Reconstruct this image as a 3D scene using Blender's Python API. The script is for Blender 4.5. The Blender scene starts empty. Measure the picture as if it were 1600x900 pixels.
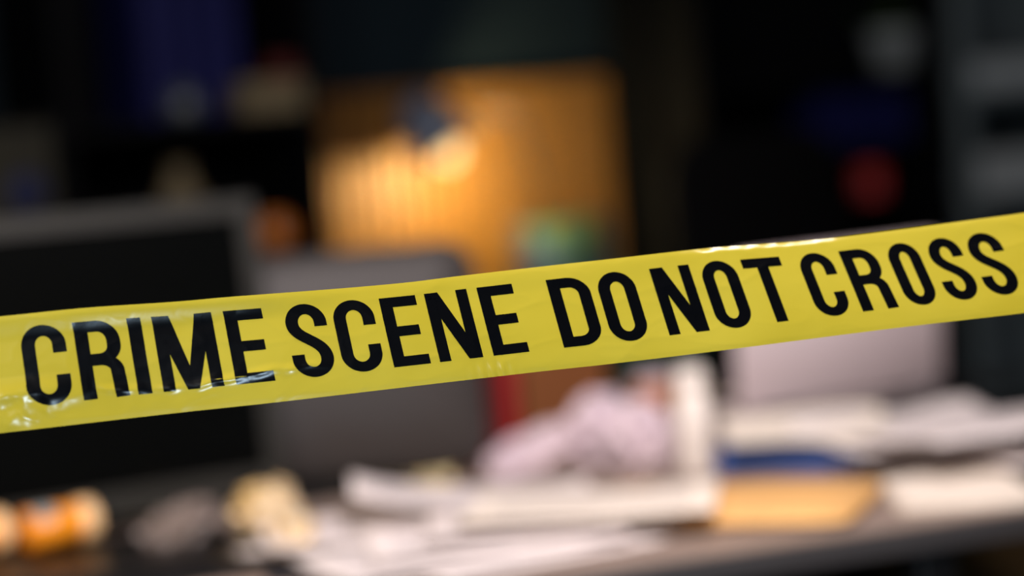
import bpy, bmesh, math, random
from mathutils import Vector, Matrix, noise

R = math.radians
sc = bpy.context.scene
col = sc.collection

# ------------------------------------------------------------------ camera
CAM_H = 1.24
YAW, PITCH, ROLL = R(29.3), R(4.12), R(4.5)
LENS, SENSOR = 85.0, 36.0
F = LENS / SENSOR * 1600.0
fwd = Vector((math.sin(YAW) * math.cos(PITCH), math.cos(YAW) * math.cos(PITCH), -math.sin(PITCH)))
rgt0 = Vector((math.cos(YAW), -math.sin(YAW), 0))
up0 = rgt0.cross(fwd)
rgt = rgt0 * math.cos(ROLL) - up0 * math.sin(ROLL)
up = up0 * math.cos(ROLL) + rgt0 * math.sin(ROLL)
CAM = Vector((0, 0, CAM_H))
cam = bpy.data.cameras.new('camera')
cam.lens, cam.sensor_width = LENS, SENSOR
cam.clip_start, cam.clip_end = 0.05, 60
cam.dof.use_dof = True
cam.dof.focus_distance = 1.755
cam.dof.aperture_fstop = 1.6
cam.dof.aperture_blades = 0
co = bpy.data.objects.new('camera', cam)
col.objects.link(co)
mw = Matrix.Identity(4)
for i in range(3):
    mw[i][0], mw[i][1], mw[i][2], mw[i][3] = rgt[i], up[i], -fwd[i], CAM[i]
co.matrix_world = mw
sc.camera = co

# ------------------------------------------------------------------ world, lights, exposure
w = bpy.data.worlds.new('night_room')
sc.world = w
w.use_nodes = True
w.node_tree.nodes['Background'].inputs[0].default_value = (0.30, 0.45, 0.60, 1)
w.node_tree.nodes['Background'].inputs[1].default_value = 0.02
sc.view_settings.view_transform = 'Standard'
sc.view_settings.look = 'None'
sc.view_settings.exposure = 0.0
sc.view_settings.gamma = 1.0
sc.view_settings.use_curve_mapping = False


def area(name, loc, target, size, power, colour, sizey=None, spread=180):
    l = bpy.data.lights.new(name, 'AREA')
    l.energy, l.color = power, colour
    l.shape = 'RECTANGLE'
    l.size, l.size_y = size, sizey or size
    o = bpy.data.objects.new(name, l)
    o.location = loc
    d = Vector(target) - Vector(loc)
    l.spread = R(spread)
    o.rotation_euler = d.to_track_quat('-Z', 'Y').to_euler()
    col.objects.link(o)
    return o


# downlight over the desk, plus added frontal fill, high cool fill and low cool glare light
area('desk_downlight', (1.234, 1.486, 2.25), (1.50, 2.75, 0.75), 0.40, 21.5, (1.0, 0.885, 0.87), None, 125)
area('tape_fill_light', (-1.02, 0.23, 2.25), (0.75, 1.65, 1.1), 0.5, 20.5, (1.0, 0.93, 0.86), None, 110)  # added frontal fill for the tape, no fixture here
area('cool_sheen_light', (-1.3, -1.4, 2.0), (0.6, 1.6, 1.1), 0.9, 2.5, (0.55, 0.78, 1.0), 0.6)  # added cool light, reflects in the upper band of the tape
area('warm_table_lamp', (0.617, 2.634, 1.0), (0.97, 2.895, 0.76), 0.07, 0.8, (1.0, 0.70, 0.36))
area('crumple_glare_light', (0.4625, 0.314, 0.5), (0.526, 1.65, 1.11), 0.20, 11.0, (0.60, 0.81, 1.0))  # added unseen light, puts cool glare on the crumpled tape end


# ------------------------------------------------------------------ helpers
def lin(c):
    def f(v):
        v /= 255.0
        return v / 12.92 if v <= 0.04045 else ((v + 0.055) / 1.055) ** 2.4
    return tuple(f(v) for v in c) + (1.0,)


MATS = {}


def mat(name, rgb, rough=0.5, spec=0.5, metal=0.0, var=None, bump=None, coat=0.0, stretch=None, emit=None,
        trans=0.0, alpha=1.0, rgb2=None):
    """var=(scale, amount) mottles the colour; bump=(scale, strength); rgb are 0-255 display values"""
    if name in MATS:
        return MATS[name]
    m = bpy.data.materials.new(name)
    m.use_nodes = True
    nt = m.node_tree
    b = nt.nodes['Principled BSDF']
    b.inputs['Base Color'].default_value = lin(rgb)
    b.inputs['Roughness'].default_value = rough
    b.inputs['Specular IOR Level'].default_value = spec
    b.inputs['Metallic'].default_value = metal
    b.inputs['Coat Weight'].default_value = coat
    b.inputs['Transmission Weight'].default_value = trans
    b.inputs['Alpha'].default_value = alpha
    tc = nt.nodes.new('ShaderNodeTexCoord')
    src = tc.outputs['Object']
    if stretch:
        mp = nt.nodes.new('ShaderNodeMapping')
        mp.inputs['Scale'].default_value = stretch
        nt.links.new(src, mp.inputs['Vector'])
        src = mp.outputs['Vector']
    if var:
        n = nt.nodes.new('ShaderNodeTexNoise')
        n.inputs['Scale'].default_value = var[0]
        n.inputs['Detail'].default_value = 5
        nt.links.new(src, n.inputs['Vector'])
        r = nt.nodes.new('ShaderNodeValToRGB')
        c = lin(rgb)
        c2 = lin(rgb2) if rgb2 else tuple(min(1, v * (1 - var[1])) for v in c[:3]) + (1,)
        r.color_ramp.elements[0].color = c2
        r.color_ramp.elements[0].position = 0.35
        r.color_ramp.elements[1].color = c
        r.color_ramp.elements[1].position = 0.65
        nt.links.new(n.outputs['Fac'], r.inputs['Fac'])
        nt.links.new(r.outputs['Color'], b.inputs['Base Color'])
    if bump:
        n = nt.nodes.new('ShaderNodeTexNoise')
        n.inputs['Scale'].default_value = bump[0]
        n.inputs['Detail'].default_value = 4
        nt.links.new(src, n.inputs['Vector'])
        bp = nt.nodes.new('ShaderNodeBump')
        bp.inputs['Strength'].default_value = bump[1]
        bp.inputs['Distance'].default_value = 0.002
        nt.links.new(n.outputs['Fac'], bp.inputs['Height'])
        nt.links.new(bp.outputs['Normal'], b.inputs['Normal'])
    if emit:
        b.inputs['Emission Color'].default_value = lin(emit[0])
        b.inputs['Emission Strength'].default_value = emit[1]
    MATS[name] = m
    return m


def ray(px, py):
    return (fwd + rgt * ((px - 800) / F) + up * ((450 - py) / F))


def on_h(px, py, h):
    d = ray(px, py)
    return CAM + d * ((h - CAM_H) / d.z)


def on_y(px, py, y):
    d = ray(px, py)
    return CAM + d * (y / d.y)


def at_depth(px, py, z):
    return CAM + ray(px, py) * z


def link(o, parent=None):
    col.objects.link(o)
    if parent is not None:
        o.parent = parent
    return o


def obj(name, verts, faces, m, parent=None, smooth=False, loc=None, rot=None):
    me = bpy.data.meshes.new(name)
    me.from_pydata([tuple(v) for v in verts], [], faces)
    me.update()
    if m:
        me.materials.append(m)
    if smooth:
        me.polygons.foreach_set('use_smooth', [True] * len(me.polygons))
    o = bpy.data.objects.new(name, me)
    if loc is not None:
        o.location = loc
    if rot is not None:
        o.rotation_euler = rot
    return link(o, parent)


def from_bm(name, bm, m, parent=None, smooth=False, loc=None, rot=None):
    me = bpy.data.meshes.new(name)
    bmesh.ops.recalc_face_normals(bm, faces=bm.faces)
    bm.to_mesh(me)
    bm.free()
    if m:
        me.materials.append(m)
    if smooth:
        me.polygons.foreach_set('use_smooth', [True] * len(me.polygons))
    o = bpy.data.objects.new(name, me)
    if loc is not None:
        o.location = loc
    if rot is not None:
        o.rotation_euler = rot
    return link(o, parent)


def box(name, x0, x1, y0, y1, z0, z1, m, parent=None, bevel=0.0, loc=None, rot=None, seg=2):
    bm = bmesh.new()
    bmesh.ops.create_cube(bm, size=1)
    for v in bm.verts:
        v.co = Vector(((x0 + x1) / 2 + v.co.x * (x1 - x0), (y0 + y1) / 2 + v.co.y * (y1 - y0),
                       (z0 + z1) / 2 + v.co.z * (z1 - z0)))
    if bevel:
        bmesh.ops.bevel(bm, geom=list(bm.edges), offset=bevel, segments=seg, affect='EDGES', profile=0.5)
    return from_bm(name, bm, m, parent, False, loc, rot)


def lathe(name, prof, m, parent=None, n=32, loc=None, rot=None, smooth=True):
    verts, faces = [], []
    for r, z in prof:
        for k in range(n):
            a = 2 * math.pi * k / n
            verts.append((r * math.cos(a), r * math.sin(a), z))
    for i in range(len(prof) - 1):
        for k in range(n):
            k2 = (k + 1) % n
            faces.append((i * n + k, i * n + k2, (i + 1) * n + k2, (i + 1) * n + k))
    o = obj(name, verts, faces, m, parent, smooth, loc, rot)
    bm = bmesh.new()
    bm.from_mesh(o.data)
    bmesh.ops.remove_doubles(bm, verts=bm.verts, dist=1e-6)
    bmesh.ops.recalc_face_normals(bm, faces=bm.faces)
    bm.to_mesh(o.data)
    bm.free()
    return o


def tube(name, pts, r, m, parent=None, n=12, loc=None, rot=None):
    pts = [Vector(p) for p in pts]
    verts, faces = [], []
    for i, p in enumerate(pts):
        d = (pts[min(i + 1, len(pts) - 1)] - pts[max(i - 1, 0)]).normalized()
        a = d.orthogonal().normalized() if i == 0 else (pa - d * pa.dot(d)).normalized()
        pa = a
        b = d.cross(a)
        rr = r[i] if isinstance(r, (list, tuple)) else r
        for k in range(n):
            t = 2 * math.pi * k / n
            verts.append(p + a * (rr * math.cos(t)) + b * (rr * math.sin(t)))
    for i in range(len(pts) - 1):
        for k in range(n):
            k2 = (k + 1) % n
            faces.append((i * n + k, i * n + k2, (i + 1) * n + k2, (i + 1) * n + k))
    faces.append(tuple(range(n - 1, -1, -1)))
    faces.append(tuple((len(pts) - 1) * n + k for k in range(n)))
    return obj(name, verts, faces, m, parent, True, loc, rot)


def rr_loop(wd, h, r, n=8):
    """rounded rectangle in x,z centred on 0"""
    out = []
    for cx, cz, a0 in ((wd / 2 - r, h / 2 - r, 0), (-wd / 2 + r, h / 2 - r, 90), (-wd / 2 + r, -h / 2 + r, 180),
                       (wd / 2 - r, -h / 2 + r, 270)):
        for k in range(n + 1):
            a = R(a0 + 90 * k / n)
            out.append((cx + r * math.cos(a), cz + r * math.sin(a)))
    return out


def shell(name, wd, h, r, layers, m, parent=None, loc=None, rot=None, smooth=True, n=8):
    """stack of rounded-rectangle loops: layers = [(y, inset)], closed at both ends"""
    verts, faces = [], []
    for y, ins in layers:
        lp = rr_loop(wd - 2 * ins, h - 2 * ins, max(0.0005, r - ins * 0.6), n)
        verts += [(x, y, z) for x, z in lp]
    c = 4 * (n + 1)
    for i in range(len(layers) - 1):
        for k in range(c):
            k2 = (k + 1) % c
            faces.append((i * c + k, i * c + k2, (i + 1) * c + k2, (i + 1) * c + k))
    faces.append(tuple(range(c)))
    faces.append(tuple((len(layers) - 1) * c + k for k in range(c - 1, -1, -1)))
    o = obj(name, verts, faces, m, parent, smooth, loc, rot)
    bm = bmesh.new()
    bm.from_mesh(o.data)
    bmesh.ops.recalc_face_normals(bm, faces=bm.faces)
    bm.to_mesh(o.data)
    bm.free()
    return o


def tag(o, label, cat, group=None, kind=None):
    if label:
        o['label'] = label
    if cat:
        o['category'] = cat
    if group:
        o['group'] = group
    if kind:
        o['kind'] = kind
    return o


def thing(name, label, cat, loc, rotz=0.0, group=None, rot=None):
    o = bpy.data.objects.new(name, None)
    o.empty_display_size = 0.05
    o.location = loc
    o.rotation_euler = rot or (0, 0, rotz)
    link(o)
    return tag(o, label, cat, group)


def struct(o):
    o['kind'] = 'structure'
    return o


# ------------------------------------------------------------------ materials
M_wall = mat('wall_paint', (15, 25, 31), 0.8, 0.08, var=(3, 0.15), bump=(120, 0.1))
M_ceil = mat('ceiling_paint', (60, 62, 64), 0.8, 0.2, var=(2, 0.1))
M_floor = mat('floor_wood', (92, 66, 38), 0.5, 0.35, var=(4, 0.35), stretch=(1, 9, 1), bump=(30, 0.15))
M_floorgap = mat('floor_joint', (26, 20, 14), 0.8, 0.2)
M_slat = mat('slat_oak', (116, 79, 29), 0.55, 0.3, var=(7, 0.25), stretch=(6, 6, 0.7), bump=(40, 0.2))
M_felt = mat('panel_felt', (42, 27, 14), 0.95, 0.1, bump=(200, 0.3))
M_black = mat('black_wood', (6, 7, 9), 0.6, 0.05, var=(5, 0.2))
M_blackmetal = mat('black_metal', (26, 26, 28), 0.45, 0.4, bump=(200, 0.05))
M_desk = mat('desk_laminate', (150, 132, 122), 0.42, 0.4, var=(6, 0.12), stretch=(1, 6, 1), bump=(60, 0.05))
M_deskedge = mat('desk_edge', (58, 56, 57), 0.5, 0.35)
M_silver = mat('silver_bezel', (38, 38, 35), 0.5, 0.5, 0.2)
M_screen = mat('dark_screen', (5, 6, 6), 0.25, 0.12)
M_shell = mat('grey_plastic', (57, 53, 52), 0.55, 0.35, bump=(400, 0.05))
M_lid = mat('laptop_aluminium', (226, 208, 212), 0.45, 0.5, 0.0, bump=(500, 0.02))
M_paper = mat('paper', (236, 226, 224), 0.85, 0.2, var=(6, 0.04), bump=(40, 0.1))
M_paper2 = mat('paper_warm', (240, 228, 214), 0.85, 0.2, var=(6, 0.05), bump=(40, 0.1))
M_ink = mat('printed_ink', (160, 155, 165), 0.8, 0.2)
M_tissue = mat('pink_tissue', (222, 204, 208), 0.85, 0.2, var=(14, 0.12), rgb2=(204, 186, 198))
M_kraft = mat('kraft_paper', (226, 176, 112), 0.75, 0.25, var=(12, 0.1), bump=(80, 0.1))
M_blue = mat('blue_cover', (46, 78, 146), 0.5, 0.4, var=(10, 0.1), bump=(200, 0.1))
M_whiteplastic = mat('white_plastic', (236, 226, 218), 0.35, 0.5)
M_cardboard = mat('brown_cardboard', (128, 78, 44), 0.8, 0.2, var=(10, 0.15), bump=(90, 0.1))
M_darkred = mat('dark_red_lacquer', (64, 14, 12), 0.5, 0.3)
M_oldcard = mat('dull_cardboard', (78, 60, 34), 0.85, 0.2, var=(8, 0.15))
M_red = mat('red_cover', (150, 40, 40), 0.5, 0.4, var=(8, 0.1))
M_green = mat('dark_green_cover', (20, 44, 34), 0.6, 0.3, var=(8, 0.2))
M_amber = mat('amber_plastic', (252, 158, 36), 0.25, 0.5, coat=0.5)
M_cap = mat('cap_plastic', (255, 214, 160), 0.4, 0.5)
M_gold = mat('gold_foil', (214, 172, 84), 0.35, 0.5, 0.4, var=(30, 0.3), rgb2=(228, 214, 190))
M_pad = mat('black_leather', (22, 21, 22), 0.35, 0.45, bump=(220, 0.15))
M_rubber = mat('black_rubber', (16, 16, 17), 0.6, 0.3)
M_navy = mat('navy_cover', (14, 17, 62), 0.6, 0.12, var=(6, 0.15))
M_beige = mat('beige_card', (92, 82, 60), 0.7, 0.3, var=(8, 0.1))
M_grey = mat('grey_ceramic', (62, 68, 74), 0.4, 0.5)
M_orange = mat('orange_glaze', (168, 96, 30), 0.3, 0.5, coat=0.4)
M_leaf = mat('leaf_green', (58, 84, 30), 0.5, 0.4, var=(9, 0.3))
M_rack = mat('rack_metal', (78, 88, 92), 0.5, 0.5, 0.1)
M_box = mat('white_box', (140, 148, 152), 0.7, 0.3, var=(5, 0.08))
M_lampshade = mat('lamp_enamel', (84, 92, 108), 0.3, 0.5, coat=0.3)
M_lampin = mat('lamp_inside', (120, 112, 98), 0.4, 0.4)
M_bulb = mat('bulb_glow', (40, 34, 26), 0.6, 0.0, emit=((255, 214, 150), 1.7))
M_chair = mat('chair_fabric', (6, 6, 7), 0.9, 0.05, bump=(300, 0.3))
M_olive = mat('olive_print', (31, 30, 16), 0.7, 0.3, var=(6, 0.3))

# ------------------------------------------------------------------ structure
WALL_Y = 4.38
DESK_H = 0.74
XL, XR, YF = -2.3, 4.6, -1.6

fl = struct(box('floor', XL, XR, YF, WALL_Y, -0.06, -0.012, M_floorgap))
rnd = random.Random(3)
pl_mesh = None
pw, pl = 0.19, 1.38
ny = int((WALL_Y - YF) / pw)
for j in range(ny):
    off = rnd.uniform(0, pl)
    x = XL - off
    while x < XR:
        a, b = max(x, XL), min(x + pl, XR)
        if b - a > 0.05:
            y = YF + j * pw
            full = abs(b - a - pl) < 1e-6
            if full and pl_mesh:
                o = bpy.data.objects.new('plank', pl_mesh)
                o.location = ((a + b) / 2, y + pw / 2, -0.006)
                link(o, fl)
            else:
                o = box('plank', -(b - a) / 2 + 0.001, (b - a) / 2 - 0.001, -pw / 2 + 0.001, pw / 2 - 0.001, -0.006, 0.006,
                        M_floor, fl, 0.0015, ((a + b) / 2, y + pw / 2, -0.006), seg=1)
                if full:
                    pl_mesh = o.data
        x += pl
struct(box('wall_back', XL, XR, WALL_Y, WALL_Y + 0.1, -0.06, 2.7, M_wall))
struct(box('wall_left', XL - 0.1, XL, YF, WALL_Y + 0.1, -0.06, 2.7, M_wall))
struct(box('wall_right', XR, XR + 0.1, YF, WALL_Y + 0.1, -0.06, 2.7, M_wall))
struct(box('ceiling', XL - 0.1, XR + 0.1, YF, WALL_Y + 0.1, 2.7, 2.78, M_ceil))

# slatted wood wainscot on the back wall: felt backing and upright slats, each its own
pxl, pxr = on_y(508, 250, WALL_Y - 0.34).x + 0.006, on_y(1098, 250, WALL_Y - 0.34).x - 0.006
ptop = on_y(800, 128, WALL_Y).z
wp = thing('slat_panel', 'orange oak slat panel on the dark wall behind the lamp', 'wall panel', (pxl, WALL_Y, 0))
box('backing', 0, pxr - pxl, -0.012, -0.001, 0.02, ptop, M_felt, wp)
pitch, sw_ = 0.0365, 0.0255
ns = int((pxr - pxl) / pitch)
smesh = None
for k in range(ns):
    if smesh is None:
        o = box('slat', -sw_ / 2, sw_ / 2, -0.022, 0, 0, ptop - 0.02, M_slat, wp, 0.002, seg=1)
        smesh = o.data
    else:
        o = link(bpy.data.objects.new('slat', smesh), wp)
    o.location = (0.006 + pitch * (k + 0.5), -0.0125, 0.02)

# ------------------------------------------------------------------ desk
dn = on_h(876, 899, DESK_H)
DROT = R(-10)
DD = 1.2
ddir = Vector((math.cos(DROT), math.sin(DROT), 0))
dnor = Vector((-math.sin(DROT), math.cos(DROT), 0))


def desk_x(px, py, inset=0.0):
    d = ray(px, py)
    k = (Vector((dn.x, dn.y, 0)).dot(dnor) + inset) / d.dot(dnor)
    return ((CAM + d * k) - dn).dot(ddir)


DX0, DX1 = -1.15, desk_x(1720, 775)
desk = thing('desk', 'long grey-brown office desk with dark edge covered in papers', 'desk', (dn.x, dn.y, 0), DROT)
box('desk_top', DX0, DX1, 0.0, DD, DESK_H - 0.006, DESK_H, M_desk, desk, 0.0015)
box('edge_band', DX0, DX1, 0.0, DD, DESK_H - 0.036, DESK_H - 0.0062, M_deskedge, desk, 0.004)
legx = desk_x(1450, 860, 0.06)
for lx in (DX0 + 0.12, legx):
    for ly in (0.06, DD - 0.06):
        box('leg', lx - 0.024, lx + 0.024, ly - 0.024, ly + 0.024, 0.0, DESK_H - 0.0365, M_blackmetal, desk, 0.003)
box('crossbar', DX0 + 0.145, legx - 0.025, DD - 0.075, DD - 0.045, DESK_H - 0.11, DESK_H - 0.06, M_blackmetal, desk, 0.003)

# ------------------------------------------------------------------ crime scene tape
TOPE = [(-420, 531), (0, 494.5), (135, 481), (280, 471), (358, 464), (540, 450), (639, 441), (707, 432.5), (859, 415),
        (960, 404), (1056, 393), (1120, 386.5), (1270, 375), (1380, 362), (1500, 346), (1600, 332.5), (2050, 264)]
BOTE = [(-420, 725), (0, 677), (270, 646), (420, 630), (540, 616), (840, 581), (960, 568), (1117, 549), (1380, 515),
        (1600, 489), (2050, 434)]
KK = [(-420, 0.12), (0, 0.143), (123, 0.153), (208, 0.163), (359, 0.19), (604, 0.225), (757, 0.255), (867, 0.273),
      (1031, 0.308), (1330, 0.402), (1600, 0.47), (2050, 0.55)]


def cr(tab, x):
    """smooth table lookup (Catmull-Rom style on uneven knots)"""
    n = len(tab)
    if x < tab[0][0]:
        return tab[0][1] + (x - tab[0][0]) * (tab[1][1] - tab[0][1]) / (tab[1][0] - tab[0][0])
    if x > tab[-1][0]:
        return tab[-1][1] + (x - tab[-1][0]) * (tab[-1][1] - tab[-2][1]) / (tab[-1][0] - tab[-2][0])
    if x <= tab[0][0]:
        i = 0
    elif x >= tab[-1][0]:
        i = n - 2
    else:
        i = max(k for k in range(n - 1) if tab[k][0] <= x)
    x0, y0 = tab[i]
    x1, y1 = tab[i + 1]

    def sl(j):
        a, b = max(j - 1, 0), min(j + 1, n - 1)
        return (tab[b][1] - tab[a][1]) / (tab[b][0] - tab[a][0])
    h = x1 - x0
    t = (x - x0) / h
    m0, m1 = sl(i) * h, sl(i + 1) * h
    return ((2 * t**3 - 3 * t**2 + 1) * y0 + (t**3 - 2 * t**2 + t) * m0 + (-2 * t**3 + 3 * t**2) * y1 + (t**3 - t**2) * m1)


def sstep(a, b, x):
    t = min(1, max(0, (x - a) / (b - a)))
    return t * t * (3 - 2 * t)


def ridge(v):
    return 1 - abs(noise.noise(v)) * 2


def tape_frame(u):
    yb = cr(BOTE, u)
    k = cr(KK, min(2050, max(-420, u)))
    xt = u - k * 170
    for _ in range(6):
        xt = u - k * (yb - cr(TOPE, xt))
    yt = cr(TOPE, xt)
    z = 1.70 + 0.115 * u / 1600.0
    tilt = R(2 + 20 * min(1.2, max(0, u / 1600.0)))
    hm = math.hypot(xt - u, yt - yb) / F * z
    return (xt, yt), (u, yb), z, hm * math.tan(tilt)


def wrinkle(u, t):
    """depth relief of the film in metres, towards the viewer"""
    s = u / 170.0
    d = 0.0022 * noise.noise(Vector((s * 0.55, t * 1.3, 3.1)))
    d += 0.0007 * noise.noise(Vector((s * 1.3 + t * 0.5, t * 3.0 - s * .25, 7.7)))
    cre = ridge(Vector((s * 1.2 - t * .8, t * 3.1 + s * .3, 1.3)))
    d += 0.00028 * max(0, cre) ** 6
    cre2 = ridge(Vector((s * 2.3 + t * 1.6, t * 4.4 - s * .7, 9.3)))
    d += 0.00016 * max(0, cre2) ** 8
    # crumpled lower left end
    fade = sstep(-330, -130, u)
    wl = fade * sstep(150, 30, u) * sstep(0.55, 0.72, t) * sstep(1.02, 0.90, t)
    if wl > 0:
        d += fade * sstep(190, 60, u) * 0.0024 * math.exp(-((t - 0.68 - 0.0003 * u) / 0.11) ** 2)
        d += wl * (0.0022 * ridge(Vector((s * 1.4, t * 4.5 + s * 1.2, 4.2))) + 0.0010 * ridge(Vector((s * 4, t * 8, 2.2))) +
                   0.0003 * noise.noise(Vector((s * 15, t * 18, 1.1))))
    # pinched crease running through the feet of the first word
    wc = sstep(130, 200, u) * sstep(560, 430, u)
    if wc > 0:
        tc = 0.735 - 0.04 * math.sin(u / 60.0) - 0.03 * noise.noise(Vector((u / 30.0, 0, 0)))
        g = math.exp(-((t - tc) / 0.035) ** 2)
        d += wc * g * (0.0016 + 0.0014 * noise.noise(Vector((u / 22.0, 1.7, 0))))
    # small upright puckers along the lower margin
    wpk = math.exp(-((u - 775) / 30.0) ** 2) * sstep(0.8, 0.95, t)
    d += wpk * 0.0008 * math.sin(u / 2.6)
    # rolled edges
    curl = sstep(1090, 1170, u) * sstep(1400, 1310, u)
    d -= (0.0004 + 0.0022 * curl * (0.75 + 0.9 * noise.noise(Vector((u / 26.0, 0, 5))))) * sstep(0.055, 0.0, t) ** 2
    d += (0.0036 * sstep(620, 380, u) + 0.0010) * sstep(0.24, 0.0, t) * (1 - curl)
    d -= 0.0004 * sstep(0.93, 1.0, t) ** 2
    # broad cupping of the film
    d += 0.0035 * (1 - (2 * t - 1) ** 2) * (0.5 + 0.5 * noise.noise(Vector((s * 0.35, 2.2, 0.4))))
    return d


def tape_pt(u, t, lift=0.0):
    (xt, yt), (xb, yb), z, dz = tape_frame(u)
    x, y = xt + (xb - xt) * t, yt + (yb - yt) * t
    p = at_depth(x, y, z + dz * (1 - t))
    return p - fwd * (wrinkle(u, t) + lift)


def tape_material():
    m = bpy.data.materials.new('yellow_film')
    m.use_nodes = True
    nt = m.node_tree
    b = nt.nodes['Principled BSDF']
    out = nt.nodes['Material Output']
    b.inputs['Roughness'].default_value = 0.24
    b.inputs['Specular IOR Level'].default_value = 0.5
    tc = nt.nodes.new('ShaderNodeTexCoord')
    n = nt.nodes.new('ShaderNodeTexNoise')
    n.inputs['Scale'].default_value = 9
    n.inputs['Detail'].default_value = 4
    nt.links.new(tc.outputs['Object'], n.inputs['Vector'])
    r = nt.nodes.new('ShaderNodeValToRGB')
    r.color_ramp.elements[0].position, r.color_ramp.elements[1].position = 0.3, 0.7
    r.color_ramp.elements[0].color = lin((189, 170, 46))
    r.color_ramp.elements[1].color = lin((199, 181, 59))
    nt.links.new(n.outputs['Fac'], r.inputs['Fac'])
    nt.links.new(r.outputs['Color'], b.inputs['Base Color'])
    n2 = nt.nodes.new('ShaderNodeTexNoise')
    n2.inputs['Scale'].default_value = 60
    n2.inputs['Detail'].default_value = 3
    n2.inputs['Distortion'].default_value = 1.0
    nt.links.new(tc.outputs['Object'], n2.inputs['Vector'])
    bp = nt.nodes.new('ShaderNodeBump')
    bp.inputs['Strength'].default_value = 0.05
    bp.inputs['Distance'].default_value = 0.002
    nt.links.new(n2.outputs['Fac'], bp.inputs['Height'])
    nt.links.new(bp.outputs['Normal'], b.inputs['Normal'])
    tr = nt.nodes.new('ShaderNodeBsdfTranslucent')
    tr.inputs['Color'].default_value = lin((224, 200, 50))
    mx = nt.nodes.new('ShaderNodeMixShader')
    mx.inputs[0].default_value = 0.12
    nt.links.new(b.outputs[0], mx.inputs[1])
    nt.links.new(tr.outputs[0], mx.inputs[2])
    nt.links.new(mx.outputs[0], out.inputs[0])
    return m


M_tape = tape_material()
M_print = mat('black_print', (4, 5, 8), 0.24, 0.3, bump=(60, 0.08))

U0, U1, NU, NT = -1500, 3000, 1500, 56
org = tape_pt(800, 1.0)
tape = thing('barrier_tape', 'yellow plastic barrier tape with black lettering stretched across the room', 'tape', org)
vs, fs = [], []
for i in range(NU + 1):
    u = U0 + (U1 - U0) * i / NU
    fr = tape_frame(u)
    for j in range(NT + 1):
        vs.append(tape_pt(u, j / NT) - org)
for i in range(NU):
    for j in range(NT):
        a = i * (NT + 1) + j
        fs.append((a, a + 1, a + NT + 2, a + NT + 1))
obj('film', vs, fs, M_tape, tape, True)


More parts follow.
